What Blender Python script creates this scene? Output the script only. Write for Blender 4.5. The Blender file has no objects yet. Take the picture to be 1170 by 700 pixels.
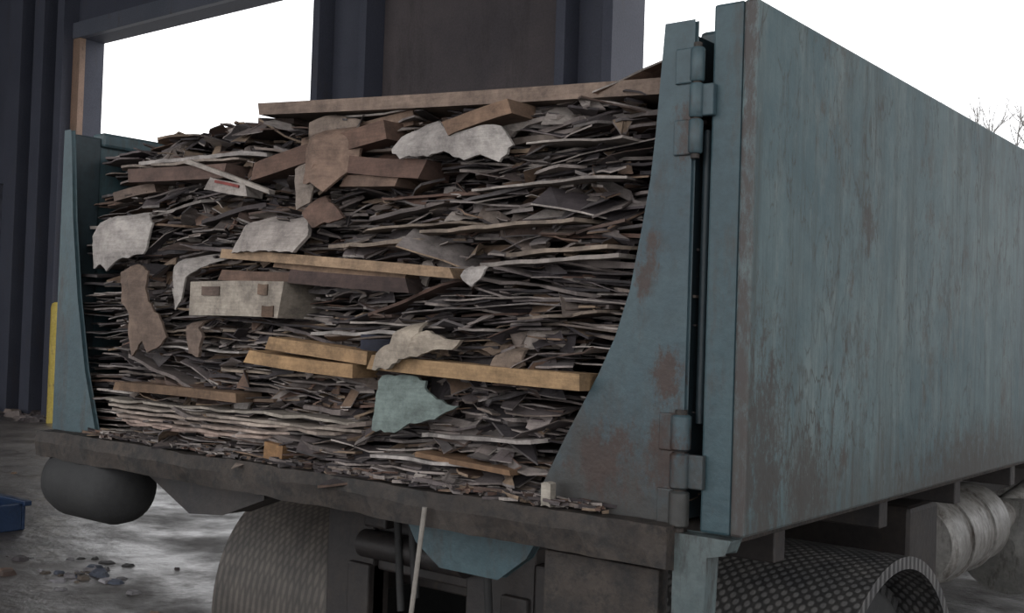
import bpy, math, random
from mathutils import Vector, Matrix, noise
random.seed(7)
R=random.Random(11)
G=-1.22
S=bpy.context.scene
S.view_settings.view_transform='Standard'
S.view_settings.exposure=0.0

# ------------------------------------------------------------------ materials
def newmat(name):
    m=bpy.data.materials.new(name); m.use_nodes=True
    nt=m.node_tree; b=nt.nodes['Principled BSDF']
    return m,nt,b
def mapping(nt,scale=(1,1,1),loc=(0,0,0)):
    g=nt.nodes.new('ShaderNodeNewGeometry'); mp=nt.nodes.new('ShaderNodeMapping')
    mp.inputs['Scale'].default_value=scale; mp.inputs['Location'].default_value=loc
    nt.links.new(g.outputs['Position'],mp.inputs['Vector']); return mp.outputs[0]
def noi(nt,vec,scale,detail=6,rough=.6):
    n=nt.nodes.new('ShaderNodeTexNoise'); n.inputs['Scale'].default_value=scale
    n.inputs['Detail'].default_value=detail; n.inputs['Roughness'].default_value=rough
    nt.links.new(vec,n.inputs['Vector']); return n.outputs['Fac']
def ramp(nt,fac,p0,p1,c0=(0,0,0,1),c1=(1,1,1,1)):
    r=nt.nodes.new('ShaderNodeValToRGB'); e=r.color_ramp.elements
    e[0].position=p0;e[1].position=p1;e[0].color=c0;e[1].color=c1
    nt.links.new(fac,r.inputs[0]); return r.outputs[0]
def mix(nt,fac,a,b,mode='MIX'):
    m=nt.nodes.new('ShaderNodeMixRGB'); m.blend_type=mode
    if isinstance(fac,float): m.inputs[0].default_value=fac
    else: nt.links.new(fac,m.inputs[0])
    for i,v in ((1,a),(2,b)):
        if isinstance(v,tuple): m.inputs[i].default_value=(*v[:3],1)
        else: nt.links.new(v,m.inputs[i])
    return m.outputs[0]
def math2(nt,op,a,b=None,c=None):
    m=nt.nodes.new('ShaderNodeMath'); m.operation=op
    for i,v in enumerate((a,b,c)):
        if v is None: continue
        if isinstance(v,(int,float)): m.inputs[i].default_value=v
        else: nt.links.new(v,m.inputs[i])
    return m.outputs[0]
def bump(nt,b,h,strength=.3,dist=.01):
    n=nt.nodes.new('ShaderNodeBump'); n.inputs['Strength'].default_value=strength; n.inputs['Distance'].default_value=dist
    nt.links.new(h,n.inputs['Height']); nt.links.new(n.outputs[0],b.inputs['Normal'])
def stain(nt,spots,nscale=16,k_=.34,lo=.62,hi=.74):
    """rust around given places on the metal, broken up by noise"""
    out=None; nf=noi(nt,mapping(nt,(1.5,1.5,.8)),nscale,12,.82)
    for (x,y,z,r,sx,sz) in spots:
        g=nt.nodes.new('ShaderNodeNewGeometry')
        s=nt.nodes.new('ShaderNodeVectorMath'); s.operation='SUBTRACT'; s.inputs[1].default_value=(x,y,z); nt.links.new(g.outputs['Position'],s.inputs[0])
        k=nt.nodes.new('ShaderNodeVectorMath'); k.operation='MULTIPLY'; k.inputs[1].default_value=(sx,sx,sz); nt.links.new(s.outputs[0],k.inputs[0])
        l=nt.nodes.new('ShaderNodeVectorMath'); l.operation='LENGTH'; nt.links.new(k.outputs[0],l.inputs[0])
        v=math2(nt,'MAXIMUM',math2(nt,'DIVIDE',math2(nt,'SUBTRACT',r,l.outputs['Value']),r),0.0)
        out=v if out is None else math2(nt,'MAXIMUM',out,v)
    v=math2(nt,'ADD',math2(nt,'MULTIPLY',out,k_),nf)
    return math2(nt,'MULTIPLY',ramp(nt,v,lo,hi),ramp(nt,out,.0,.15))
def lowgrime(nt,z0,z1,amp=.5,msc=(2.5,2.5,1)):
    g=nt.nodes.new('ShaderNodeNewGeometry'); sp=nt.nodes.new('ShaderNodeSeparateXYZ'); nt.links.new(g.outputs['Position'],sp.inputs[0])
    mr=nt.nodes.new('ShaderNodeMapRange'); mr.inputs[1].default_value=z0; mr.inputs[2].default_value=z1; mr.inputs[3].default_value=1; mr.inputs[4].default_value=0
    nt.links.new(sp.outputs['Z'],mr.inputs[0])
    n=noi(nt,mapping(nt,msc),4,10,.78)
    return ramp(nt,math2(nt,'ADD',math2(nt,'MULTIPLY',mr.outputs[0],amp),n),.62,.88)
def grimy(name,c1,c2,dirt,scale=3,dlo=.55,dhi=.68,rough=.6,metal=0,streak=(4,4,1),bstr=.25,fine=40,spots=None,low=None,spotcol=(.040,.024,.019)):
    m,nt,b=newmat(name)
    v=mapping(nt); vs=mapping(nt,streak)
    col=mix(nt,ramp(nt,noi(nt,v,scale,8,.65),.35,.65),c1,c2)
    f=ramp(nt,noi(nt,vs,scale*1.3,10,.75),dlo,dhi)
    col=mix(nt,f,col,dirt)
    if low: col=mix(nt,math2(nt,'MULTIPLY',lowgrime(nt,*low),.85),col,dirt)
    if spots: col=mix(nt,stain(nt,spots),col,spotcol)
    col=mix(nt,.35,col,ramp(nt,noi(nt,v,fine,5,.7),.35,.65,(.35,.35,.35,1),(1.1,1.1,1.1,1)),'MULTIPLY')
    nt.links.new(col,b.inputs['Base Color'])
    b.inputs['Roughness'].default_value=rough; b.inputs['Metallic'].default_value=metal
    bump(nt,b,noi(nt,v,fine,5),bstr,.006)
    return m
def door_mat():
    m,nt,b=newmat('weathered_blue_door_paint')
    v=mapping(nt)
    col=mix(nt,ramp(nt,noi(nt,v,1.9,12,.78),.40,.62),(.060,.100,.112),(.118,.163,.168))
    col=mix(nt,ramp(nt,noi(nt,mapping(nt,(2,2,.5)),5,9,.78),.50,.70,(0,0,0,1),(.75,.75,.75,1)),col,(.17,.205,.20))
    col=mix(nt,ramp(nt,noi(nt,mapping(nt,(6,6,.35)),2.6,10,.78),.48,.66,(0,0,0,1),(.85,.85,.85,1)),col,(.05,.065,.065))
    def cracks(scale,msc,w,lo,hi,seed):
        vo=nt.nodes.new('ShaderNodeTexVoronoi'); vo.feature='DISTANCE_TO_EDGE'; vo.inputs['Scale'].default_value=scale
        mp=nt.nodes.new('ShaderNodeMapping'); mp.inputs['Scale'].default_value=msc; mp.inputs['Location'].default_value=(seed,seed,seed)
        g=nt.nodes.new('ShaderNodeNewGeometry'); nt.links.new(g.outputs['Position'],mp.inputs[0])
        nn=nt.nodes.new('ShaderNodeTexNoise'); nn.inputs['Scale'].default_value=3; nn.inputs['Detail'].default_value=8
        nt.links.new(mp.outputs[0],nn.inputs['Vector'])
        ad=nt.nodes.new('ShaderNodeVectorMath'); ad.operation='MULTIPLY_ADD'; ad.inputs[1].default_value=(1.2,1.2,1.2)
        nt.links.new(nn.outputs['Color'],ad.inputs[0]); nt.links.new(mp.outputs[0],ad.inputs[2])
        nt.links.new(ad.outputs[0],vo.inputs['Vector'])
        c=ramp(nt,vo.outputs['Distance'],.0,w,(1,1,1,1),(0,0,0,1))
        return mix(nt,1.0,c,ramp(nt,noi(nt,v,3.1+seed,6,.75),lo,hi,(0,0,0,1),(.85,.85,.85,1)),'MULTIPLY')
    col=mix(nt,cracks(2.4,(2,2,.6),.03,.42,.56,0.),col,(.036,.032,.028))
    col=mix(nt,cracks(5,(2,2,.5),.03,.45,.58,1.7),col,(.038,.034,.03))
    col=mix(nt,cracks(4,(2.4,2.4,.4),.02,.48,.6,4.1),col,(.045,.038,.033))
    fine=ramp(nt,noi(nt,mapping(nt,(1.6,1.6,.9)),9,14,.85),.51,.59)
    area=ramp(nt,noi(nt,mapping(nt,(1.2,1.2,.7),(3,5,1)),2.6,6,.7),.49,.60)
    col=mix(nt,math2(nt,'MULTIPLY',math2(nt,'MULTIPLY',fine,area),.8),col,(.060,.048,.040))
    col=mix(nt,math2(nt,'MULTIPLY',stain(nt,[(.12,.07,.12,.30,1.3,.7),(.12,.30,.05,.25,1.2,1.2),(.12,.62,.65,.12,1.5,1),(.12,1.5,.0,.5,.5,2.2)],26,.26,.60,.70),.8),col,(.045,.036,.031))
    col=mix(nt,math2(nt,'MULTIPLY',lowgrime(nt,-.02,.35,.30,(5,5,.6)),.8),col,(.048,.044,.040))
    g=nt.nodes.new('ShaderNodeNewGeometry'); sp=nt.nodes.new('ShaderNodeSeparateXYZ'); nt.links.new(g.outputs['Position'],sp.inputs[0])
    mr=nt.nodes.new('ShaderNodeMapRange'); mr.inputs[1].default_value=0; mr.inputs[2].default_value=.03; mr.inputs[3].default_value=.28; mr.inputs[4].default_value=0
    nt.links.new(sp.outputs['Y'],mr.inputs[0])
    col=mix(nt,ramp(nt,math2(nt,'ADD',mr.outputs[0],noi(nt,mapping(nt,(3,3,1)),9,10,.8)),.70,.82),col,(.045,.038,.036))
    col=mix(nt,ramp(nt,noi(nt,mapping(nt,(3,3,1.5)),7.,9,.85),.62,.71,(0,0,0,1),(.55,.55,.55,1)),col,(.22,.255,.25))
    nt.links.new(col,b.inputs['Base Color']); b.inputs['Roughness'].default_value=.5
    bump(nt,b,noi(nt,v,14,6),.22,.006)
    return m
M_door=door_mat()
M_blue=grimy('container_blue_paint',(.028,.058,.072),(.05,.088,.10),(.04,.034,.029),2.2,.52,.68,.5,streak=(3,3,.8))
M_blueshade=grimy('container_blue_paint_shaded',(.014,.026,.033),(.022,.036,.043),(.022,.018,.016),3,.55,.7,.55)  # container blue darkened, painting in shade for the door gap and recessed posts
M_rustpost=grimy('container_gusset_paint',(.030,.058,.074),(.058,.094,.106),(.038,.032,.027),2.3,.54,.72,.5,streak=(2.6,2.6,1.0),
   spots=[(-.115,0,.50,.06,1.2,.7),(-.10,0,.57,.05,1.3,1),(-.06,0,.30,.07,1,.8),(-.2,0,.10,.14,1,1),(-.05,0,.14,.12,1.2,.8),(-.03,0,.8,.08,1.5,.6)],low=(0,.36,.44))
M_sill=grimy('rusty_sill_steel',(.026,.020,.017),(.052,.040,.032),(.015,.013,.012),9,.46,.60,.7,streak=(2,2,2),bstr=.5)
M_chass=grimy('greasy_chassis_steel',(.018,.016,.017),(.036,.029,.026),(.05,.036,.027),5,.55,.7,.55)
M_rub=grimy('tyre_rubber',(.018,.018,.019),(.028,.028,.028),(.045,.038,.032),6,.6,.8,.75)
M_wallb=grimy('dark_steel_cladding',(.036,.040,.060),(.052,.056,.078),(.05,.044,.048),.8,.55,.75,.7)
M_head=grimy('header_beam_paint',(.07,.078,.10),(.095,.10,.125),(.07,.06,.06),.8)
M_panel=grimy('rusty_concrete_panel',(.058,.050,.054),(.095,.078,.079),(.042,.035,.036),.7,.5,.7,.85,streak=(2,2,.5))
M_jamb=grimy('jamb_rust_paint',(.20,.13,.09),(.27,.17,.12),(.1,.07,.05),2)
M_white=grimy('dirty_tank_paint',(.18,.175,.165),(.27,.26,.245),(.06,.048,.04),5,.46,.66,.45)
M_lt=grimy('pale_bracket_paint',(.06,.085,.09),(.11,.135,.135),(.035,.03,.028),4,.48,.64)
M_alu=grimy('dull_aluminium',(.14,.14,.135),(.21,.205,.19),(.05,.042,.036),6,.5,.7,.4,.3)
M_strap=grimy('dirty_strap',(.2,.18,.16),(.27,.25,.22),(.1,.08,.07),6)
M_yel=grimy('yellow_bollard_paint',(.42,.32,.05),(.5,.38,.08),(.12,.10,.05),4)
M_bluep=grimy('blue_plastic',(.010,.026,.065),(.016,.036,.085),(.02,.03,.05),4,rough=.35)
M_bark=grimy('hazed_bark',(.24,.23,.22),(.3,.29,.28),(.2,.19,.18),4)  # bark colour lightened to paint in the wash of outdoor haze
M_glass,nt,b=newmat('cab_glass'); b.inputs['Roughness'].default_value=.08
nt.links.new(ramp(nt,noi(nt,mapping(nt),2),.3,.7,(.015,.02,.025,1),(.03,.04,.045,1)),b.inputs['Base Color'])
def diamond(name,c1,c2,st=.35,metal=.0,rough=.36,dark=(.5,.5,.5,1)):
    m,nt,b=newmat(name); v=mapping(nt)
    col=mix(nt,ramp(nt,noi(nt,v,5,7,.7),.4,.65),c1,c2); 
    # raised lozenges: two crossed wave patterns over the (x, along-y) plane
    mp=nt.nodes.new('ShaderNodeMapping'); mp.inputs['Rotation'].default_value=(0,0,math.radians(45)); g=nt.nodes.new('ShaderNodeNewGeometry')
    mp.inputs['Scale'].default_value=(1,1,.0)
    nt.links.new(g.outputs['Position'],mp.inputs[0])
    ch=nt.nodes.new('ShaderNodeTexVoronoi'); ch.voronoi_dimensions='2D'; ch.inputs['Scale'].default_value=42; ch.inputs['Randomness'].default_value=.0
    nt.links.new(mp.outputs[0],ch.inputs['Vector'])
    h=ramp(nt,ch.outputs['Distance'],.25,.42,(1,1,1,1),(0,0,0,1))
    col=mix(nt,1.0,col,ramp(nt,ch.outputs['Distance'],.25,.45,(1.5,1.5,1.5,1),dark),'MULTIPLY')
    nt.links.new(col,b.inputs['Base Color'])
    bump(nt,b,h,st,.003); b.inputs['Roughness'].default_value=rough; b.inputs['Metallic'].default_value=metal
    return m
M_fend=diamond('diamond_plate_dark',(.06,.06,.062),(.12,.115,.11),.5)
M_fendt=diamond('diamond_plate_muddy',(.045,.038,.033),(.09,.076,.064),.12,.0,.6,(.8,.8,.8,1))
M_floor,nt,b=newmat('wet_dirty_concrete'); v=mapping(nt)
col=mix(nt,ramp(nt,noi(nt,v,.9,9,.65),.35,.65),(.036,.031,.029),(.075,.066,.061))
col=mix(nt,ramp(nt,noi(nt,v,5,10,.75),.5,.68),col,(.026,.022,.02))
nt.links.new(col,b.inputs['Base Color'])
rr=ramp(nt,noi(nt,v,1.3,8,.65),.38,.62,(.3,.3,.3,1),(.7,.7,.7,1)); nt.links.new(rr,b.inputs['Roughness'])
b.inputs['Specular IOR Level'].default_value=.38
bump(nt,b,noi(nt,v,3.2,10,.68),.5,.05)
M_out=grimy('outside_pavement',(.26,.26,.26),(.32,.31,.30),(.2,.19,.18),1)
M_wood,nt,b=newmat('scrap_wood'); v=mapping(nt,(1,1,1))
at=nt.nodes.new('ShaderNodeAttribute'); at.attribute_name='Col'
vs=mapping(nt,(4,14,50))
col=mix(nt,.5,at.outputs['Color'],ramp(nt,noi(nt,vs,3,8,.7),.3,.7,(.5,.47,.46,1),(1.15,1.12,1.1,1)),'MULTIPLY')
col=mix(nt,.7,col,ramp(nt,noi(nt,v,13,9,.8),.38,.62,(.30,.27,.27,1),(1.15,1.1,1.08,1)),'MULTIPLY')
col=mix(nt,.5,col,ramp(nt,noi(nt,v,1.8,4,.6),.38,.6,(.5,.47,.48,1),(1.1,1.1,1.1,1)),'MULTIPLY')
nt.links.new(col,b.inputs['Base Color']); b.inputs['Roughness'].default_value=.8
bump(nt,b,noi(nt,vs,6,6,.7),.35,.004)

# ------------------------------------------------------------------ mesh helpers
def link(o,parent=None):
    S.collection.objects.link(o)
    if parent: o.parent=parent
    return o
def empty(name):
    o=bpy.data.objects.new(name,None); return link(o)
def mesh(name,vs,fs,mat,parent=None,smooth=False,bevel=0):
    me=bpy.data.meshes.new(name); me.from_pydata([tuple(v) for v in vs],[],fs); me.update()
    me.materials.append(mat)
    if smooth:
        for p in me.polygons: p.use_smooth=True
    o=link(bpy.data.objects.new(name,me),parent)
    if bevel:
        md=o.modifiers.new('b','BEVEL'); md.width=bevel; md.segments=2; md.limit_method='ANGLE'
    return o
BF=[(0,1,3,2),(4,6,7,5),(0,4,5,1),(2,3,7,6),(0,2,6,4),(1,5,7,3)]
def boxv(a,b): return [(x,y,z) for x in (a[0],b[0]) for y in (a[1],b[1]) for z in (a[2],b[2])]
def box(name,a,b,mat,parent=None,bevel=.004): return mesh(name,boxv(a,b),BF,mat,parent,bevel=bevel)
def boxes(name,lst,mat,parent=None,bevel=.004):
    vs=[];fs=[]
    for a,b in lst:
        n=len(vs); vs+=boxv(a,b); fs+=[tuple(i+n for i in f) for f in BF]
    return mesh(name,vs,fs,mat,parent,bevel=bevel)
def prism(name,pts,y0,y1,mat,parent=None,bevel=.003,axis='y'):
    n=len(pts)
    if axis=='y': vs=[(p[0],y0,p[1]) for p in pts]+[(p[0],y1,p[1]) for p in pts]
    else: vs=[(y0,p[0],p[1]) for p in pts]+[(y1,p[0],p[1]) for p in pts]
    fs=[tuple(range(n)),tuple(range(2*n-1,n-1,-1))]+[(i,(i+1)%n,(i+1)%n+n,i+n) for i in range(n)]
    return mesh(name,vs,fs,mat,parent,bevel=bevel)
def rev(name,prof,c,axis,mat,parent=None,seg=40,smooth=True):
    vs=[];fs=[]
    for t,r in prof:
        for k in range(seg):
            a=2*math.pi*k/seg; p,q=r*math.cos(a),r*math.sin(a)
            d={'x':(t,p,q),'y':(p,t,q),'z':(p,q,t)}[axis]
            vs.append((c[0]+d[0],c[1]+d[1],c[2]+d[2]))
    n=len(prof)
    for i in range(n-1):
        for k in range(seg):
            fs.append((i*seg+k,i*seg+(k+1)%seg,(i+1)*seg+(k+1)%seg,(i+1)*seg+k))
    fs.append(tuple(range(seg))); fs.append(tuple(range((n-1)*seg,n*seg)))
    o=mesh(name,vs,fs,mat,parent,smooth)
    md=o.modifiers.new('e','EDGE_SPLIT'); md.split_angle=math.radians(38)
    return o
def rod(name,p,q,r,mat,parent=None,seg=12,r2=None):
    p=Vector(p);q=Vector(q);d=q-p;L=d.length
    o=rev(name,[(0,r),(L,r if r2 is None else r2)],(0,0,0),'z',mat,parent,seg)
    o.matrix_world=Matrix.Translation(p)@d.to_track_quat('Z','Y').to_matrix().to_4x4()
    return o

# ------------------------------------------------------------------ building
def wallpieces():
    y0,y1=7.4,7.75; T=7.0; H=4.75
    L=[((-24,y0,G),(-17.62,y1,T)),((-17.25,y0,G),(-15.12,y1,T)),((-17.62,y0,2.6),(-17.25,y1,T)),
       ((-15.12,y0,H),(-9.45,y1,T)),((-4.9,y0,H),(1.6,y1,T)),((1.6,y0,G),(8,y1,T))]
    boxes('wall_back',L,M_wallb,bevel=0)
wallpieces()
box('wall_pier',(-8.5,7.45,G),(-5.7,7.7,7),M_panel,bevel=.01)
col=empty('steel_column'); 
for i,(a,b) in enumerate([(-9.45,-8.5),(-5.7,-5.0)]):
    boxes('flange_%d'%i,[((a,7.15,G),(a+.12,7.75,7)),((b-.12,7.15,G),(b,7.75,7)),((a+.12,7.4,G),(b-.12,7.5,7))],M_wallb,col)
pl=empty('wall_pilaster')
for i,(a,b) in enumerate([(-17.0,-16.6),(-16.2,-15.9),(-15.5,-15.3)]):
    box('post_%d'%i,(a,7.15,G),(b,7.4,7),M_wallb,pl)
box('trim_1',(-15.3,7.32,G),(-15.1,7.42,4.75),M_jamb)
box('trim_2',(-15.3,7.3,4.75),(-9.4,7.4,5.0),M_head)
boxes('window_1',[((-17.62,7.5,z),(-17.25,7.6,z+.06)) for z in [G+.3*i for i in range(13)]]+[((-17.46,7.5,G),(-17.42,7.6,2.6))],M_wallb,bevel=0)
box('wall_left',(-24.3,-10,G),(-24,7.75,7),M_wallb,bevel=0)
box('ceiling',(-24.3,-7,7.0),(8,7.75,7.2),M_wallb,bevel=0)
be=empty('roof_beams')
for i in range(4):
    yy=-5+i*3.6
    boxes('beam_%d'%i,[((-24,yy,6.6),(8,yy+.25,6.66)),((-24,yy,6.94),(8,yy+.25,7.0)),((-24,yy+.1,6.66),(8,yy+.15,6.94))],M_wallb,be,bevel=0)
box('floor',(-30,-14,G-.2),(16,7.9,G),M_floor,bevel=0)
box('outside_ground',(-60,7.9,G-.25),(60,70,G-.02),M_out,bevel=0)

# ------------------------------------------------------------------ container
C=empty('roll_off_container')
prism('right_gusset',[(-.02,0),(-.02,1.02),(-.085,1.02),(-.1,.8),(-.11,.7),(-.127,.6),(-.152,.47),(-.185,.37),(-.227,.285),(-.305,.15),(-.385,0)],-.012,.004,M_rustpost,C)
prism('left_gusset',[(-2.42,0),(-2.42,1.0),(-2.385,1.0),(-2.375,.93),(-2.35,.7),(-2.305,.45),(-2.24,.2),(-2.16,0)][::-1],-.012,.004,M_blue,C)
boxes('corner_posts',[((-.09,.006,0),(-.03,.10,1.0)),((-2.42,.006,0),(-2.38,.10,.99))],M_blueshade,C)
box('right_side_wall',(-.04,.1,-.02),(-.005,6.0,1.0),M_blueshade,C)
box('left_side_wall',(-2.42,.1,-.02),(-2.39,6.0,.98),M_blue,C)
box('front_wall',(-2.42,6.0,-.02),(-.005,6.04,1.0),M_blue,C)
boxes('top_rails',[((-2.44,.1,.96),(-2.37,6.04,1.01)),((-.07,.1,.98),(-.0,6.04,1.03))],M_blue,C,.01)
boxes('side_ribs',[((0,y,-.02),(.07,y+.08,.98)) for y in (2.7,3.4,4.1,4.8,5.5)]+[((-2.48,y,-.02),(-2.42,y+.08,.96)) for y in (2.1,2.8,3.5,4.2,4.9,5.6)],M_blue,C)
box('floor_plate',(-2.42,.03,-.08),(-.03,6.0,-.005),M_sill,C)
vs=[];fs=[];n=80
for i in range(n+1):
    x=-2.43+(2.41)*i/n
    j=lambda s:.009*noise.noise(Vector((x*3.5,s,0)))+.005*noise.noise(Vector((x*14,s,0)))
    vs+=[(x,-.065+j(1),-.003+j(2)),(x,-.068+j(1.5),-.04+j(2.5)),(x,-.062+j(3),-.088+j(4)),(x,-.01,-.095+j(5)),(x,.03,-.002+j(6)*.3)]
for i in range(n):
    a=5*i
    for k in range(5): fs.append((a+k,a+(k+1)%5,a+5+(k+1)%5,a+5+k))
fs+=[(0,4,3,2,1),(5*n,5*n+1,5*n+2,5*n+3,5*n+4)]
mesh('rear_sill',vs,fs,M_sill,C)
boxes('longitudinal_rails',[((-1.85,.1,-.2),(-1.75,6,-.08)),((-.75,.1,-.2),(-.65,6,-.08))]+[((-2.4,y,-.16),(-.05,y+.06,-.08)) for y in (.5,1.2,1.9,2.6,3.3,4,4.7,5.4)],M_chass,C)
prism('rear_cross_member_blue',[(-.82,-.09),(-.41,-.09),(-.44,-.14),(-.52,-.2),(-.70,-.2),(-.78,-.15)][::-1],.03,.06,M_blue,C)
prism('rear_cross_member_dark',[(-1.98,-.09),(-1.38,-.09),(-1.38,-.12),(-1.56,-.185),(-1.72,-.20)][::-1],.04,.14,M_chass,C)
box('door_skin',(.085,.0,-.015),(.115,2.42,1.05),M_door,C,.006)
boxes('door_frame',[((.018,.0,-.015),(.085,.05,1.05)),((.018,2.37,-.015),(.085,2.42,1.05)),((.018,.05,1.0),(.085,2.37,1.045)),((.018,.05,-.012),(.085,2.37,.03))],M_blue,C,.006)
boxes('door_inner_bars',[((.03,.6,.03),(.085,.66,1.0)),((.03,1.2,.03),(.085,1.26,1.0)),((.03,1.8,.03),(.085,1.86,1.0))],M_blue,C)
def hinge(z0,z1,xc,r,nm,mt):
    k=3; h=(z1-z0)/k
    for i in range(k):
        rev(nm+'_knuckle_%d'%i,[(z0+i*h+.002,r*.8),(z0+i*h+.006,r),(z0+(i+1)*h-.006,r),(z0+(i+1)*h-.002,r*.8)],(xc,-.014,0),'z',mt,C,20)
    rod(nm+'_pin',(xc,-.014,z0-.008),(xc,-.014,z1+.008),r*.6,M_sill,C)
    boxes(nm+'_leaf',[((xc-.05,-.018,z0),(xc,-.009,z0+h)),((xc-.05,-.018,z1-h),(xc,-.009,z1)),((xc,-.016,z0+h+.004),(.03,-.0,z1-h-.004))],mt,C,.003)
hinge(.745,.965,-.008,.015,'upper_hinge',M_rustpost)
hinge(-.01,.22,-.022,.021,'lower_hinge',M_rustpost)
rod('locking_bar',(-.004,.03,.2),(-.004,.03,.8),.009,M_blueshade,C)
prism('hinge_bracket',[(-.02,-.02),(.10,-.02),(.09,-.045),(.05,-.055),(.04,-.35),(-.02,-.35)][::-1],-.03,.02,M_lt,C)
box('sill_end_plate',(-.35,-.02,-.42),(-.06,.02,-.1),M_sill,C)

# ------------------------------------------------------------------ truck
T=empty('roll_off_truck')
def wheel(x0,x1,y,nm):
    r=.45; c=((x0+x1)/2,y,G+r); w=(x1-x0)/2
    rev(nm+'_tyre',[(-w,.27),(-w,.40),(-w*.85,.435),(-w*.6,r-.008),(w*.6,r-.008),(w*.85,.435),(w,.40),(w,.27)],c,'x',M_rub,T,48)
    # tread lugs
    vs=[];fs=[]
    for k in range(44):
        a=2*math.pi*k/44
        for (xa,xb,off) in ((-w*.92,-w*.35,0),(-w*.25,w*.25,.5),(w*.35,w*.92,0)):
            a0=a+off*2*math.pi/44; a1=a0+.62*2*math.pi/44; b0=len(vs)
            for aa in (a0,a1):
                for rr_ in (r-.03,r):
                    for xx in (xa,xb): vs.append((c[0]+xx,c[1]+rr_*math.cos(aa),c[2]+rr_*math.sin(aa)))
            fs+=[tuple(b0+q for q in f) for f in BF]
    mesh(nm+'_tread',vs,fs,M_rub,T)
    rev(nm+'_rim',[(-w*.9,.265),(-w*.5,.2),(-w*.5,.09),(-w*.9,.08),(w*.9,.08),(w*.5,.09),(w*.5,.2),(w*.9,.265)],c,'x',M_alu,T,32)
for y,t in ((1.2,'rear'),(7.6,'front')):
    wheel(-.40,-.08,y,t+'_right'); wheel(-2.38,-2.06,y,t+'_left')
    if t=='rear': wheel(-.75,-.43,y,'rear_inner_right'); wheel(-2.03,-1.73,y,'rear_inner_left')
    rod(t+'_axle',(-2.3,y,G+.45),(-.2,y,G+.45),.07,M_chass,T)
rev('differential',[(-.2,.08),(-.12,.19),(.12,.19),(.2,.08)],(-1.25,1.2,G+.45),'x',M_chass,T)
def fender(nm,x0,x1,y,r,mat,a0=-5,a1=185,sq=.85):
    vs=[];fs=[];n=48
    def pt(a,rr):
        ca,sa=math.cos(a),math.sin(a)
        return (y+rr*math.copysign(abs(ca)**sq,ca), G+.45+rr*math.copysign(abs(sa)**sq,sa))
    for i in range(n+1):
        a=math.radians(a0+(a1-a0)*i/n)
        yo,zo=pt(a,r); yi,zi=pt(a,r-.012); yl,zl=pt(a,r-.035)
        vs+=[(x0,yl,zl),(x0,yo,zo),(x1,yo,zo),(x1,yl,zl),(x1-.012,yl,zl),(x1-.012,yi,zi),(x0+.012,yi,zi),(x0+.012,yl,zl)]
    for i in range(n):
        for k in range(8): fs.append((8*i+k,8*i+(k+1)%8,8*i+8+(k+1)%8,8*i+8+k))
    fs+=[tuple(range(7,-1,-1)),tuple(range(8*n,8*n+8))]
    return mesh(nm,vs,fs,mat,T)
fender('fender_right',-.78,.03,1.15,.545,M_fend,sq=1.0)
fender('fender_left',-2.43,-1.70,1.2,.53,M_fendt)
boxes('fender_brackets',[((-1.8,1.1,-.5),(-1.55,1.2,-.4)),((-.95,1.1,-.5),(-.7,1.2,-.4))],M_chass,T)
boxes('frame_rails',[((-1.68,.7,-.52),(-1.58,8,-.26)),((-.92,.7,-.52),(-.82,8,-.26)),((-1.58,.8,-.5),(-.92,.9,-.28)),((-1.58,2.0,-.5),(-.92,2.1,-.28)),((-1.58,4,-.5),(-.92,4.1,-.28)),((-1.6,5.8,-.5),(-.9,5.9,-.28))],M_chass,T,.006)
boxes('hoist_frame',[((-1.5,.55,-.27),(-1.4,6,-.2)),((-1.1,.55,-.27),(-1.0,6,-.2)),((-1.72,.6,-.62),(-1.5,.68,-.2)),((-1.1,.6,-.62),(-.84,.68,-.2)),((-1.5,.62,-.42),(-1.1,.66,-.22)),((-.84,.6,-.5),(-.5,.66,-.3))],M_chass,T,.008)
rev('rear_roller',[(-.22,.02),(-.22,.045),(.22,.045),(.22,.02)],(-1.3,.58,-.33),'x',M_chass,T,24)
boxes('rear_bumper',[((-1.75,.55,-.80),(-.5,.62,-.62)),((-1.6,.58,-.62),(-1.5,.66,-.4)),((-.95,.58,-.62),(-.85,.66,-.4))],M_chass,T,.008)
for i,x in enumerate((-1.5,-1.38,-.75)):
    rev('tail_lamp_%d'%i,[(-.03,.03),(-.03,.05),(.0,.055),(.01,.05)],(x,.54,-.70),'y',M_sill,T,20)
for i,(x,l) in enumerate(((-1.34,.3),(-1.28,.25),(-.98,.35))):
    rod('air_hose_%d'%i,(x,.54,-.2),(x+.05,.52,-.2-l),.012,M_rub,T)
rev('left_air_tank',[(-.21,.02),(-.20,.07),(-.17,.105),(-.12,.118),(.12,.118),(.17,.105),(.20,.07),(.21,.02)],(-2.20,.03,-.165),'x',M_rub,T,32)
boxes('tank_straps',[((-2.32,-.05,-.13),(-2.30,.15,-.07)),((-2.1,-.05,-.13),(-2.08,.15,-.07))],M_chass,T)
boxes('battery_box',[((-.95,1.98,-.68),(-.22,2.28,-.2))],M_chass,T,.02)
rev('side_tank',[(0,.03),(.02,.15),(.05,.175),(.2,.175),(.2,.185),(.23,.185),(.23,.175),(.5,.175),(.5,.185),(.53,.185),(.53,.175),(.75,.175),(.78,.14),(.8,.03)],(-.36,2.4,-.40),'y',M_white,T,36)
rod('hoist_cylinder',(-.35,3.3,-.45),(-.2,4.6,-.2),.07,M_white,T,20)
rod('hoist_piston',(-.22,4.5,-.22),(-.12,5.4,-.12),.04,M_alu,T,20)
rev('fuel_tank',[(0,.05),(.03,.22),(.9,.22),(.93,.05)],(-.3,3.5,-.55),'y',M_alu,T,30)
boxes('side_steps',[((-.4,4.6,-.7),(-.05,5.2,-.6)),((-.4,4.6,-.4),(-.1,5.2,-.34))],M_alu,T)
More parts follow.
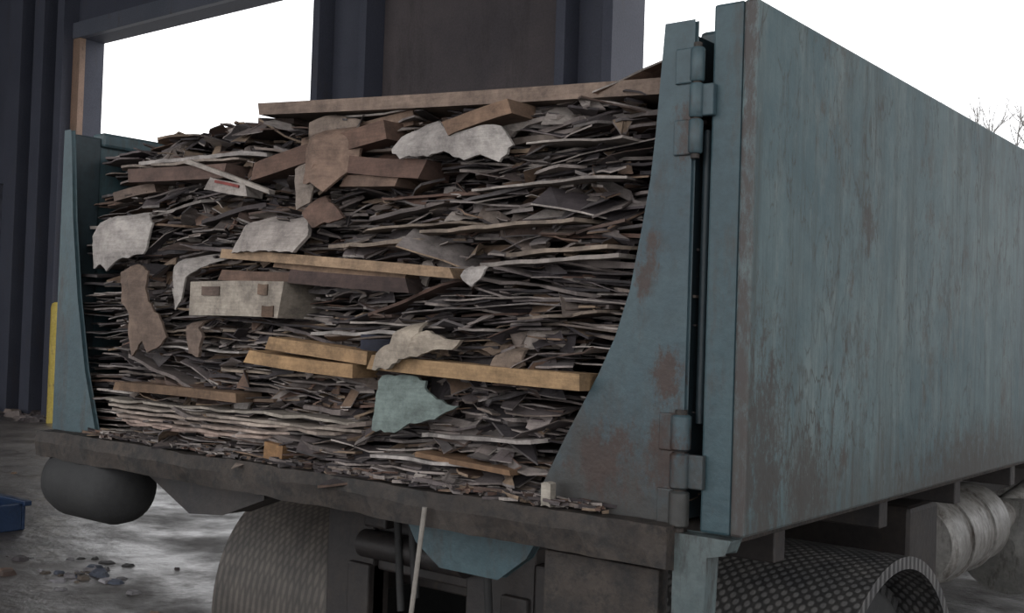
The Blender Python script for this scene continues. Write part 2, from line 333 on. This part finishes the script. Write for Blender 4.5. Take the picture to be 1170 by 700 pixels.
prism('cab_body',[(6.3,-.6),(6.3,1.45),(6.6,1.6),(7.7,1.55),(8.1,.75),(8.35,.5),(8.35,-.75),(6.9,-.75),(6.9,-.6)],-2.4,-.1,M_white,T,.04,'x')
prism('cab_windscreen',[(7.78,1.42),(8.09,.80),(8.12,.82),(7.81,1.45)],-2.25,-.25,M_glass,T,0,'x')
boxes('cab_side_windows',[((-.11,6.8,.7),(-.09,7.5,1.3)),((-2.41,6.8,.7),(-2.39,7.5,1.3))],M_glass,T)
rod('hanging_strap',(-.655,-.08,-.04),(-.69,-.10,-.46),.006,M_strap,C,8)

# ------------------------------------------------------------------ scrap pile
V=[];F=[];FC=[]
def addf(base,faces,cols):
    for f,c in zip(faces,cols):
        F.append(tuple(i+base for i in f)); FC.append(c)
LIGHT=[(.37,.335,.31),(.43,.40,.37),(.30,.27,.255),(.25,.23,.22)]
MID=[(.19,.165,.155),(.15,.13,.13),(.22,.185,.16),(.13,.12,.12)]
BROWN=[(.14,.085,.065),(.17,.11,.08),(.10,.068,.055),(.21,.145,.10)]
DARK=[(.055,.046,.050),(.068,.057,.058),(.042,.036,.040)]
TAN=[(.31,.235,.165),(.27,.205,.145)]
def pick(w=None):
    w=w or (26,29,15,24,6)
    c=R.choice(R.choices([LIGHT,MID,BROWN,DARK,TAN],w)[0])
    k=R.uniform(.75,1.15); return tuple(v*k for v in c)
def sheet(cx,yf,depth,zc,L,th,tilt,yaw,ctop,cedge,droop=0,sag=0,jag=.012,wx=None):
    n=max(3,int(L/.04)); b=len(V); sd=R.random()*100
    ph=R.uniform(0,6)
    for i in range(n+1):
        u=-L/2+L*i/n
        jf=jag*(noise.noise(Vector((u*9,sd,0)))*2+R.uniform(-.3,.3))
        if R.random()<.08: jf+=R.uniform(.01,.05)
        if i in (0,n): jf+=R.uniform(0,.05)*min(1,L*2)
        zz=zc+tilt*u+sag*math.sin(u*5+ph)+ (wx(cx+u) if wx else 0)
        ef=R.uniform(-.03,.03) if i in(0,n) else 0
        x=cx+u; tt=th*R.uniform(.75,1.1)
        dr=droop+.006*noise.noise(Vector((u*12,sd,5)))
        V.append((x+ef,yf+jf+yaw*u,zz-dr+tt/2)); V.append((x+ef,yf+jf+yaw*u+R.uniform(-.002,.002),zz-dr-tt/2))
        V.append((x-ef,yf+depth+yaw*u,zz-th/2)); V.append((x-ef,yf+depth+yaw*u,zz+th/2))
    fs=[];cs=[]
    for i in range(n):
        a=4*i
        fs+=[(a,a+1,a+5,a+4),(a+1,a+2,a+6,a+5),(a+2,a+3,a+7,a+6),(a+3,a,a+4,a+7)]
        k=R.uniform(.7,1.15)
        cs+=[tuple(v*k for v in cedge),ctop,ctop,ctop]
    a=4*n; fs+=[(0,3,2,1),(a,a+1,a+2,a+3)]; cs+=[cedge,cedge]
    addf(b,fs,cs)
def plank(x1,z1,x2,z2,h,d,y,col,edge=None,dy=0,pitch=0):
    b=len(V); n=8; v=Vector((x2-x1,z2-z1)); L=v.length; v/=L; nn=Vector((-v.y,v.x))
    bow=R.uniform(-.004,.004)
    e0=R.uniform(-.012,.012) if L>.15 else 0; e1=R.uniform(-.012,.012) if L>.15 else 0
    for i in range(n+1):
        t=i/n; o=bow*math.sin(t*math.pi); s=e0 if i==0 else (e1 if i==n else 0)
        cx=x1+(x2-x1)*t; cz=z1+(z2-z1)*t+o; yy=y+dy*t
        V.extend([(cx+s+nn.x*h/2,yy+pitch*h,cz+nn.y*h/2),(cx-s-nn.x*h/2,yy,cz-nn.y*h/2),(cx-nn.x*h/2,yy+d,cz-nn.y*h/2),(cx+nn.x*h/2,yy+d,cz+nn.y*h/2)])
    fs=[];cs=[]; edge=edge or tuple(c*.6 for c in col)
    for i in range(n):
        a=4*i
        fs+=[(a,a+1,a+5,a+4),(a+1,a+2,a+6,a+5),(a+2,a+3,a+7,a+6),(a+3,a,a+4,a+7)]; cs+=[col,edge,edge,tuple(c*1.05 for c in col)]
    a=4*n; fs+=[(0,3,2,1),(a,a+1,a+2,a+3)]; cs+=[edge,edge]
    addf(b,fs,cs)
def strip(x1,z1,x2,z2,h,y,col,depth=.18):
    """thin, ragged loose board"""
    L=x2-x1
    sheet((x1+x2)/2,y,depth,(z1+z2)/2,L,h,(z2-z1)/L,R.gauss(0,.03),tuple(c*.75 for c in col),col,droop=R.uniform(0,.01),sag=R.uniform(0,.004),jag=R.uniform(.003,.010))
def shard(pts,y,th,col,curl=.02,lean=0,seed=1.0,edge=None,tuck=.07):
    P=[]
    n0=len(pts)
    for i in range(n0):
        a=Vector(pts[i]);c=Vector(pts[(i+1)%n0]); k=max(2,int((c-a).length/.014))
        for j in range(k):
            p=a.lerp(c,j/k)
            if j: p+=Vector((R.uniform(-.0035,.0035),R.uniform(-.0035,.0035)))
            P.append(p)
    cx=sum(p.x for p in P)/len(P); cz=sum(p.y for p in P)/len(P); cen=Vector((cx,cz))
    rings=[1,.86,.7,.52,.34,.17]; b=len(V); n=len(P)
    zmin=min(p.y for p in P); zmax=max(p.y for p in P); H=zmax-zmin
    rr=random.Random(int(seed*10)); ang=rr.uniform(-.6,.6)+(0 if rr.random()<.5 else 1.3); ax=Vector((math.cos(ang),math.sin(ang))); off=rr.uniform(-.03,.03)
    def yy(p):
        d=(p-cen).dot(ax)-off
        q=abs(d)*(.7 if d>0 else .25)*(curl/.03)
        q+=.004*noise.noise(Vector((p.x*16+seed,p.y*16,seed)))
        t=max(0,(p.y-zmin)/H-.72)/.28
        return y-.005+q*.8+tuck*t*t+lean*(p.y-zmin)
    for side in (0,1):
        for s in rings:
            for p in P:
                q=cen+(p-cen)*s; V.append((q.x,yy(q)+side*th,q.y))
        V.append((cx,yy(cen)+side*th,cz))
    m=n*len(rings)+1; fs=[];cs=[]; edge=edge or tuple(c*.7 for c in col)
    for side in (0,1):
        o=side*m
        for r in range(len(rings)-1):
            for i in range(n):
                f=(o+r*n+i,o+r*n+(i+1)%n,o+(r+1)*n+(i+1)%n,o+(r+1)*n+i)
                fs.append(f if side else f[::-1]); cs.append(col)
        r=len(rings)-1
        for i in range(n):
            f=(o+r*n+i,o+r*n+(i+1)%n,o+m-1); fs.append(f if side else f[::-1]); cs.append(col)
    for i in range(n):
        fs.append((i,(i+1)%n,m+(i+1)%n,m+i)); cs.append(edge)
    addf(b,fs,cs)
XG=[(0,-.385),(.15,-.305),(.285,-.227),(.37,-.185),(.47,-.152),(.6,-.127),(.7,-.11),(.8,-.1),(1.1,-.09)]
def gr(z):
    for (a,xa),(b_,xb) in zip(XG,XG[1:]):
        if z<=b_: return xa+(xb-xa)*(max(z,a)-a)/(b_-a)
    return -.09
def near_gusset(x0,x1,z): return x1>gr(z)-.03 or x0<-2.42-gr(z)+.03
def front(x,z):
    f=.045+.045*noise.noise(Vector((x*1.4,z*4,3.3)))
    if z<.16: f-=.07*(1-z/.16)
    f+=.05*max(0,z-.6)
    return f
def warp(x,z): 
    a=min(1,z/.1)
    return a*(.034*noise.noise(Vector((x*.9,z*2.2,9)))*2+.010*noise.noise(Vector((x*3.5,z*5,2))))
BANDS=[(.05,(.004,.008),(34,26,18,12,10),.6,.03),(.13,(.005,.008),(46,25,8,14,5),1.3,.03),(.20,(.004,.010),(25,28,22,20,5),.7,.045),
 (.27,(.004,.007),(25,30,15,27,3),.8,.05),(.34,(.004,.006),(33,35,10,20,2),1.1,.04),(.41,(.005,.010),(28,26,14,29,3),.9,.05),(.50,(.004,.007),(34,36,7,21,2),1.0,.04),
 (.57,(.007,.013),(14,28,20,38,2),1.2,.06),(.66,(.004,.008),(28,34,8,29,1),1.0,.05),(.72,(.008,.014),(12,28,24,36,1),1.1,.06),(.80,(.004,.008),(28,30,14,27,1),.9,.05),(.90,(.005,.011),(20,28,27,22,3),.9,.055),(2,(.005,.011),(22,28,32,12,6),.7,.06)]
z=.006
while z<.955:
    for bd in BANDS:
        if z<bd[0]: break
    th0=R.uniform(*bd[1])
    x=-2.35+R.uniform(-.03,.02)
    while x<-.06:
        L=R.choice([R.uniform(.08,.25),R.uniform(.2,.5),R.uniform(.4,.9)])*bd[3]
        x1=min(x+L,-.05)
        L=x1-x
        if L>.05:
            cx=(x+x1)/2
            ur=1.35 if (cx>-.75 and z>.42) else 1
            th=th0*R.uniform(.45,1.15)
            if R.random()<.06: th*=1.8
            yf=front(cx,z)+abs(R.gauss(0,bd[4]))-.01
            if R.random()<.18: yf+=.09
            if z>.12 and R.random()<.06: yf-=.04
            if near_gusset(x,x1,z): yf=max(yf,.035)
            w=bd[2]
            if ur>1: w=(w[0]*.8,w[1],w[2]*.5,w[3]*1.8,1)
            ct=pick((w[0]*.35,w[1],w[2],w[3]*1.4,w[4])); ce=pick(w)
            zz=z+R.uniform(-.005,.005)
            if z>.86+.08*noise.noise(Vector((cx*2.5,0,5))) and R.random()<.45: pass
            else:
                rag=R.choice([.005,.012,.028])
                sheet(cx,yf,R.uniform(.25,.45),zz,L,th,R.gauss(0,.028)+(.05*(z>.5)*(cx+.7) if cx>-.7 else 0),R.gauss(0,.06),ct,ce,droop=R.choice([0,R.uniform(-.010,.025)]),sag=R.uniform(0,.005),jag=rag,wx=lambda q,zz=z:warp(q,zz))
        x=x1+R.uniform(-.08,.05) if L>.12 else x1+.01
    z+=th0*R.uniform(.95,1.25)+(R.uniform(.004,.012) if R.random()<.18 else 0)
for i in range(1700):
    zz=R.uniform(.01,.93); x=R.uniform(-2.12,-.13)
    if x>gr(zz)-.08 or x<-2.42-gr(zz)+.10: continue
    L=R.choice([R.uniform(.012,.05),R.uniform(.02,.08),R.uniform(.05,.2)])
    sheet(x,front(x,zz)-R.uniform(-.03,.035),R.uniform(.02,.12),zz,L,R.uniform(.002,.007),R.gauss(0,.26),R.gauss(0,.45),pick(),pick(),droop=R.uniform(-.02,.05),jag=.012,wx=lambda q,z2=zz:warp(q,z2))
for i in range(110):
    zz=R.uniform(.10,.9); x=R.uniform(-2.05,-.25)
    if x>gr(zz)-.14 or x<-2.42-gr(zz)+.16: continue
    w_=R.uniform(.02,.075); h_=R.uniform(.012,.045); k=R.randint(3,6)
    pts=[(x+w_*math.cos(6.283*q/k+.5+i)*R.uniform(.6,1.1),zz+h_*math.sin(6.283*q/k+.5+i)*R.uniform(.6,1.1)) for q in range(k)]
    c=R.choice([(.33,.30,.27),(.24,.18,.13),(.18,.12,.09),(.16,.135,.12),(.38,.36,.34),(.10,.08,.075)])
    shard(pts,front(x,zz)-R.uniform(-.02,.03),R.uniform(.003,.009),c,.03,lean=R.uniform(.2,1.4),seed=20+i*.7,tuck=.06)
for i in range(70):
    zz=R.uniform(.05,.88); L=R.uniform(.12,.6); x=R.uniform(-2.1,-.2-L)
    if x+L>gr(zz)-.05 or x<-2.42-gr(zz)+.05: continue
    c=R.choice(LIGHT+MID+MID+BROWN+TAN+DARK); dz=R.gauss(0,.11)*L
    strip(x,zz+warp(x,zz),x+L,zz+warp(x+L,zz)+dz,R.uniform(.005,.016),front(x+L/2,zz)-R.uniform(.0,.04),c,R.uniform(.05,.2))
for i in range(420):
    x=R.uniform(-2.15,-.2); L=R.uniform(.008,.06)
    sheet(x,R.uniform(-.062,-.01),R.uniform(.01,.03),.003+R.uniform(0,.014),L,R.uniform(.003,.01),R.gauss(0,.12),R.gauss(0,.5),pick(),pick())
for i in range(520):
    y=R.uniform(.35,5.6); x=R.uniform(-2.2,-.3); L=R.uniform(.2,.8)
    h=.88+.10*noise.noise(Vector((x*1.4,y*1.1,1)))*2*math.exp(-((x+1.2)/1.3)**2)
    if x-L/2<-2.36: x=-2.34+L/2
    if x+L/2>-.05: x=-.06-L/2
    sheet(x,y,R.uniform(.1,.35),h+R.uniform(-.05,.03),L,R.uniform(.006,.02),R.gauss(0,.08),R.gauss(0,.25),pick(),pick(),droop=R.gauss(0,.03))
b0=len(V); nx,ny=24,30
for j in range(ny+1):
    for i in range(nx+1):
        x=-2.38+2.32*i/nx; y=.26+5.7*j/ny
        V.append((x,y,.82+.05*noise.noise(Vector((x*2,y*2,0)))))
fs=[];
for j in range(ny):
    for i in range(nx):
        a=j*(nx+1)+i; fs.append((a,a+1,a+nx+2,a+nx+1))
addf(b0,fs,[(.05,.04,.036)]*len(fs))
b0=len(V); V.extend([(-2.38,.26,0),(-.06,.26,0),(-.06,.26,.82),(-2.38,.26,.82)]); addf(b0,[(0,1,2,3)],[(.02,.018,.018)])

W=(.47,.45,.425); PINE=(.40,.265,.14)
plank(-1.455,.988,-.10,.905,.034,.14,.03,(.25,.19,.15))
plank(-1.42,.80,-.90,.875,.05,.12,-.01,(.18,.11,.08)); plank(-1.30,.875,-.87,.915,.04,.2,.06,(.26,.18,.13))
plank(-1.03,.795,-.765,.765,.045,.1,-.01,(.15,.09,.068)); plank(-.665,.85,-.47,.885,.035,.1,-.045,(.23,.15,.10))
plank(-1.06,.755,-.86,.745,.03,.1,0,(.2,.135,.1))
shard([(-.855,.817),(-.84,.85),(-.79,.865),(-.77,.895),(-.72,.878),(-.69,.86),(-.66,.875),(-.624,.84),(-.56,.85),(-.505,.845),(-.475,.80),(-.52,.765),(-.57,.785),(-.62,.775),(-.68,.80),(-.73,.79),(-.795,.80),(-.82,.79)],-.035,.008,W,.035,seed=2,tuck=.04)
shard([(-.66,.83),(-.62,.9),(-.50,.9),(-.47,.86),(-.52,.83)],.03,.012,(.36,.33,.30),.02,seed=8)
shard([(-1.14,.876),(-1.063,.905),(-.997,.879),(-1.005,.83),(-1.02,.788),(-1.05,.76),(-1.087,.722),(-1.12,.745),(-1.165,.747),(-1.155,.822)],-.05,.008,(.26,.18,.135),.03,seed=3)
shard([(-1.21,.79),(-1.17,.83),(-1.15,.75),(-1.16,.70),(-1.20,.68)],-.03,.006,(.38,.33,.28),.02,seed=31)
shard([(-1.12,.72),(-1.063,.692),(-1.007,.652),(-1.113,.628),(-1.155,.669)],-.05,.01,(.16,.10,.075),.02,seed=4,tuck=.03)
shard([(-1.24,.86),(-1.24,.93),(-1.16,.95),(-1.05,.92),(-1.06,.88)],.03,.02,(.29,.235,.19),.02,seed=14,tuck=.03)
shard([(-2.21,.638),(-2.17,.665),(-2.13,.697),(-2.06,.70),(-2.005,.716),(-1.945,.675),(-1.955,.62),(-1.968,.578),(-2.04,.56),(-2.08,.522),(-2.13,.545),(-2.19,.532),(-2.195,.58)],-.045,.007,W,.03,seed=5)
shard([(-1.443,.567),(-1.404,.646),(-1.345,.674),(-1.26,.662),(-1.182,.667),(-1.158,.611),(-1.182,.564),(-1.30,.572)],-.06,.012,(.42,.39,.36),.015,lean=.3,seed=6,tuck=.04)
shard([(-1.752,.481),(-1.72,.548),(-1.625,.578),(-1.53,.578),(-1.6,.548),(-1.66,.50),(-1.69,.44),(-1.738,.405)],-.045,.006,(.46,.44,.41),.03,seed=7)
shard([(-2.02,.52),(-1.957,.545),(-1.897,.523),(-1.88,.47),(-1.86,.429),(-1.81,.38),(-1.774,.324),(-1.80,.29),(-1.83,.275),(-1.86,.31),(-1.93,.26),(-1.95,.34),(-1.94,.39),(-1.99,.427),(-1.985,.48)],-.05,.007,(.21,.155,.12),.02,seed=9.3,tuck=.03)
shard([(-1.66,.36),(-1.62,.385),(-1.58,.33),(-1.60,.27),(-1.65,.28)],-.04,.01,(.2,.15,.12),.02,seed=19)
plank(-1.64,.439,-1.236,.439,.098,.2,-.045,(.38,.345,.29))
plank(-1.58,.462,-1.50,.462,.026,.004,-.049,(.14,.10,.08)); plank(-1.33,.468,-1.29,.466,.03,.004,-.049,(.2,.14,.10)); plank(-1.31,.408,-1.262,.408,.03,.004,-.049,(.14,.09,.06))
plank(-1.51,.569,-.632,.507,.026,.12,-.04,(.38,.27,.17)); plank(-1.30,.538,-.80,.505,.018,.12,-.02,(.28,.19,.125))
plank(-1.218,.503,-.78,.478,.036,.1,-.035,(.08,.052,.046)); plank(-1.55,.51,-1.1,.50,.03,.1,-.01,(.15,.095,.07))
plank(-1.28,.322,-.895,.296,.034,.09,-.05,PINE); plank(-1.353,.283,-.934,.262,.034,.09,-.06,(.42,.275,.14)); 
plank(-.886,.288,-.25,.271,.036,.09,-.05,(.42,.285,.15)); plank(-2.005,.165,-1.404,.165,.026,.09,-.05,(.20,.13,.08))
plank(-.95,.335,-.83,.332,.04,.08,-.02,(.025,.03,.055))
shard([(-.865,.270),(-.85,.31),(-.80,.335),(-.79,.36),(-.737,.392),(-.70,.365),(-.68,.37),(-.64,.352),(-.603,.351),(-.625,.327),(-.67,.325),(-.708,.307),(-.76,.30),(-.795,.276)],-.075,.012,(.48,.43,.35),.025,seed=10)
shard([(-.855,.255),(-.78,.262),(-.708,.250),(-.69,.225),(-.658,.209),(-.600,.197),(-.652,.163),(-.72,.15),(-.767,.123),(-.85,.123)],-.075,.008,(.20,.265,.25),.012,lean=.2,seed=11,tuck=.02)
shard([(-.53,.27),(-.50,.32),(-.43,.345),(-.42,.30),(-.47,.262)],-.03,.01,(.28,.22,.17),.02,seed=12)
shard([(-.60,.50),(-.585,.525),(-.53,.522),(-.53,.505),(-.56,.475)],-.045,.006,W,.01,seed=15,tuck=.02)
plank(-1.27,.035,-1.195,.03,.045,.04,-.055,(.38,.22,.10)); plank(-.335,.025,-.31,.025,.05,.02,-.06,(.45,.43,.37))
for k in range(6):
    strip(-2.12+.04*k,.125-.013*k,-.9-.1*k+R.uniform(-.1,.1),.130-.014*k,.008,-.03-.008*k,(.38+.015*k,.35,.30),.15)
strip(-.75,.125,-.38,.135,.01,-.03,W); plank(-.72,.075,-.43,.06,.012,.1,-.05,(.26,.16,.09)); strip(-.9,.06,-.5,.075,.009,-.05,W)
strip(-2.16,.885,-1.42,.865,.012,.02,W,.2); strip(-2.16,.865,-1.5,.85,.008,.01,(.38,.33,.28),.2)
plank(-1.71,.848,-1.32,.735,.012,.02,-.03,(.42,.39,.35)); plank(-1.60,.775,-1.42,.745,.035,.06,-.03,(.40,.37,.34)); plank(-1.56,.778,-1.45,.757,.008,.004,-.034,(.3,.07,.06))
plank(-2.03,.825,-1.54,.81,.042,.1,-.015,(.155,.10,.08)); plank(-2.18,.77,-1.95,.79,.03,.1,.03,(.2,.15,.12))
plank(-2.0,.94,-1.72,.955,.02,.2,.15,(.25,.18,.13)); plank(-1.9,.965,-1.78,.975,.02,.1,.2,(.23,.14,.09))
for zz,x1,x2 in ((.62,-.8,-.3),(.56,-.5,-.18),(.53,-.62,-.2),(.71,-.62,-.2),(.80,-.42,-.18),(.42,-.45,-.24),(.36,-1.2,-.85),(.385,-1.0,-.5),(.345,-2.0,-1.5),(.30,-1.9,-1.45),(.24,-1.6,-1.1),(.63,-1.0,-.6),(.60,-1.1,-.75)):
    strip(x1,zz+R.uniform(-.015,.01),x2,zz+R.uniform(-.01,.02),R.uniform(.005,.011),-.01,R.choice([W,(.38,.35,.32),(.30,.25,.2)]))
for (x,yy,zz,c) in ((-.16,.25,1.02,(.22,.14,.10)),(-.20,.3,1.05,(.24,.17,.13)),(-.15,.22,1.0,(.26,.16,.11)),(-.62,.4,1.05,(.34,.21,.15)),(-.95,.5,1.07,(.27,.22,.18)),(-.75,.6,1.05,(.2,.17,.15)),(-1.75,.3,1.0,(.2,.14,.11)),(-2.0,.3,.97,(.24,.18,.13)),(-1.65,.25,.97,(.3,.23,.17)),(-1.85,.3,.99,(.22,.16,.12))):
    for k in range(12):
        xx=x+R.uniform(-.07,.07)
        if xx>-.14: xx=-.15
        sheet(xx,yy+R.uniform(-.1,.1),R.uniform(.03,.07),zz-R.uniform(0,.11),R.uniform(.04,.11),R.uniform(.006,.022),R.gauss(0,.25),R.gauss(0,.3),c,tuple(q*.8 for q in c),droop=R.gauss(0,.012))
me=bpy.data.meshes.new('scrap_wood_pile'); me.from_pydata(V,[],F); me.update()
ca=me.color_attributes.new('Col','FLOAT_COLOR','CORNER')
buf=[]
for p,c in zip(me.polygons,FC):
    buf+= [c[0],c[1],c[2],1.0]*p.loop_total
ca.data.foreach_set('color',buf)
me.materials.append(M_wood)
link(bpy.data.objects.new('scrap_wood_pile',me))

# ------------------------------------------------------------------ floor things
rev('bollard',[(G,.075),(.5,.075),(.56,.06),(.58,.02)],(-14.55,6.8,0),'z',M_yel,None,20)
tb=empty('plastic_crate')
cx0=-7.40
boxes('shell',[((cx0,1.9,G),(cx0+.55,1.93,G+.2)),((cx0,2.27,G),(cx0+.55,2.3,G+.2)),((cx0,1.93,G),(cx0+.03,2.27,G+.2)),((cx0+.52,1.93,G),(cx0+.55,2.27,G+.2)),((cx0+.03,1.93,G),(cx0+.52,2.27,G+.03))],M_bluep,tb,.01)
boxes('rim',[((cx0-.03,1.87,G+.18),(cx0+.58,1.93,G+.22)),((cx0-.03,2.27,G+.18),(cx0+.58,2.33,G+.22))],M_bluep,tb,.008)
V=[];F=[];FC=[]
def crumb(x,y,s,c):
    b=len(V); k=7
    pts=[(x+s*R.uniform(.5,1)*math.cos(6.283*i/k)*1.4,y+s*R.uniform(.5,1)*math.sin(6.283*i/k)) for i in range(k)]
    h=s*R.uniform(.15,.6)
    V.extend([(p[0],p[1],G) for p in pts]); V.extend([(x+(p[0]-x)*.7,y+(p[1]-y)*.7,G+h*R.uniform(.5,1)) for p in pts])
    addf(b,[tuple(range(k,2*k))]+[(i,(i+1)%k,(i+1)%k+k,i+k) for i in range(k)],[c]*(k+1))
for i in range(34): crumb(-5.3+R.gauss(0,.28),1.85+R.gauss(0,.13),R.uniform(.02,.07),R.choice([(.2,.2,.21),(.3,.3,.32),(.09,.11,.15),(.05,.05,.05),(.12,.10,.08)]))
for i in range(110): crumb(R.uniform(-12,-2.6),R.uniform(-1,6.5),R.uniform(.01,.035),R.choice(DARK+MID+BROWN))
for i in range(70): crumb(-16+R.uniform(-1.2,1.2),6.9+R.gauss(0,.2),R.uniform(.04,.2),R.choice(DARK+MID))
for i in range(8): crumb(-5.9+R.gauss(0,.25),1.5+R.gauss(0,.15),R.uniform(.04,.08),R.choice(BROWN+DARK))
me=bpy.data.meshes.new('floor_litter'); me.from_pydata(V,[],F); me.update()
ca=me.color_attributes.new('Col','FLOAT_COLOR','CORNER'); buf=[]
for p,c in zip(me.polygons,FC): buf+=[c[0],c[1],c[2],1.0]*p.loop_total
ca.data.foreach_set('color',buf); me.materials.append(M_wood); link(bpy.data.objects.new('floor_litter',me))

# ------------------------------------------------------------------ bare tree outside
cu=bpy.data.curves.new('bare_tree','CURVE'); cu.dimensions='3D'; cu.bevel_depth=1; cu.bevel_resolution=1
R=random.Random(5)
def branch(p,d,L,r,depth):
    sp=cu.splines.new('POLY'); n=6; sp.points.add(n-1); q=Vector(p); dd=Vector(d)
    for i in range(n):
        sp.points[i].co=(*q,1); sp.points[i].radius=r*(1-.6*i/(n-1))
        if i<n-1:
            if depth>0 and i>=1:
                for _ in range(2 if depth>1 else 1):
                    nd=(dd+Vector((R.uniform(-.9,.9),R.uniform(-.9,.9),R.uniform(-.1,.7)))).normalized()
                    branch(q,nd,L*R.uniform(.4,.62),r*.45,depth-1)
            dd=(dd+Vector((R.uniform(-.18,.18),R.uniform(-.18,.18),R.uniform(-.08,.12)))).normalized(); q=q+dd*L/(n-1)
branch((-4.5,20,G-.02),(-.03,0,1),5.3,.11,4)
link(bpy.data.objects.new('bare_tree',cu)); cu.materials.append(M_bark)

# ------------------------------------------------------------------ light
w=bpy.data.worlds.new('overcast_sky'); S.world=w; w.use_nodes=True
nt=w.node_tree; bg=nt.nodes['Background']
tc=nt.nodes.new('ShaderNodeTexCoord'); 
n=nt.nodes.new('ShaderNodeTexNoise'); n.inputs['Scale'].default_value=2; nt.links.new(tc.outputs['Generated'],n.inputs['Vector'])
c=ramp(nt,n.outputs['Fac'],.3,.7,(.96,.97,1.0,1),(1,1,1,1)); nt.links.new(c,bg.inputs['Color']); bg.inputs['Strength'].default_value=2.0

# ------------------------------------------------------------------ camera
cd=bpy.data.cameras.new('camera'); cam=link(bpy.data.objects.new('camera',cd)); S.camera=cam
cd.sensor_width=36; cd.lens=36*1272/1170; cd.clip_start=.02
X=Vector((.7837,.6207,.0329)).normalized(); Zb=Vector((.6211,-.7832,-.0219)).normalized()
Y=Zb.cross(X).normalized(); X=Y.cross(Zb)
m=Matrix.Identity(4)
for i in range(3): m[i][0]=X[i]; m[i][1]=Y[i]; m[i][2]=Zb[i]
m[0][3],m[1][3],m[2][3]=1.106,-1.999,.376
cam.matrix_world=m
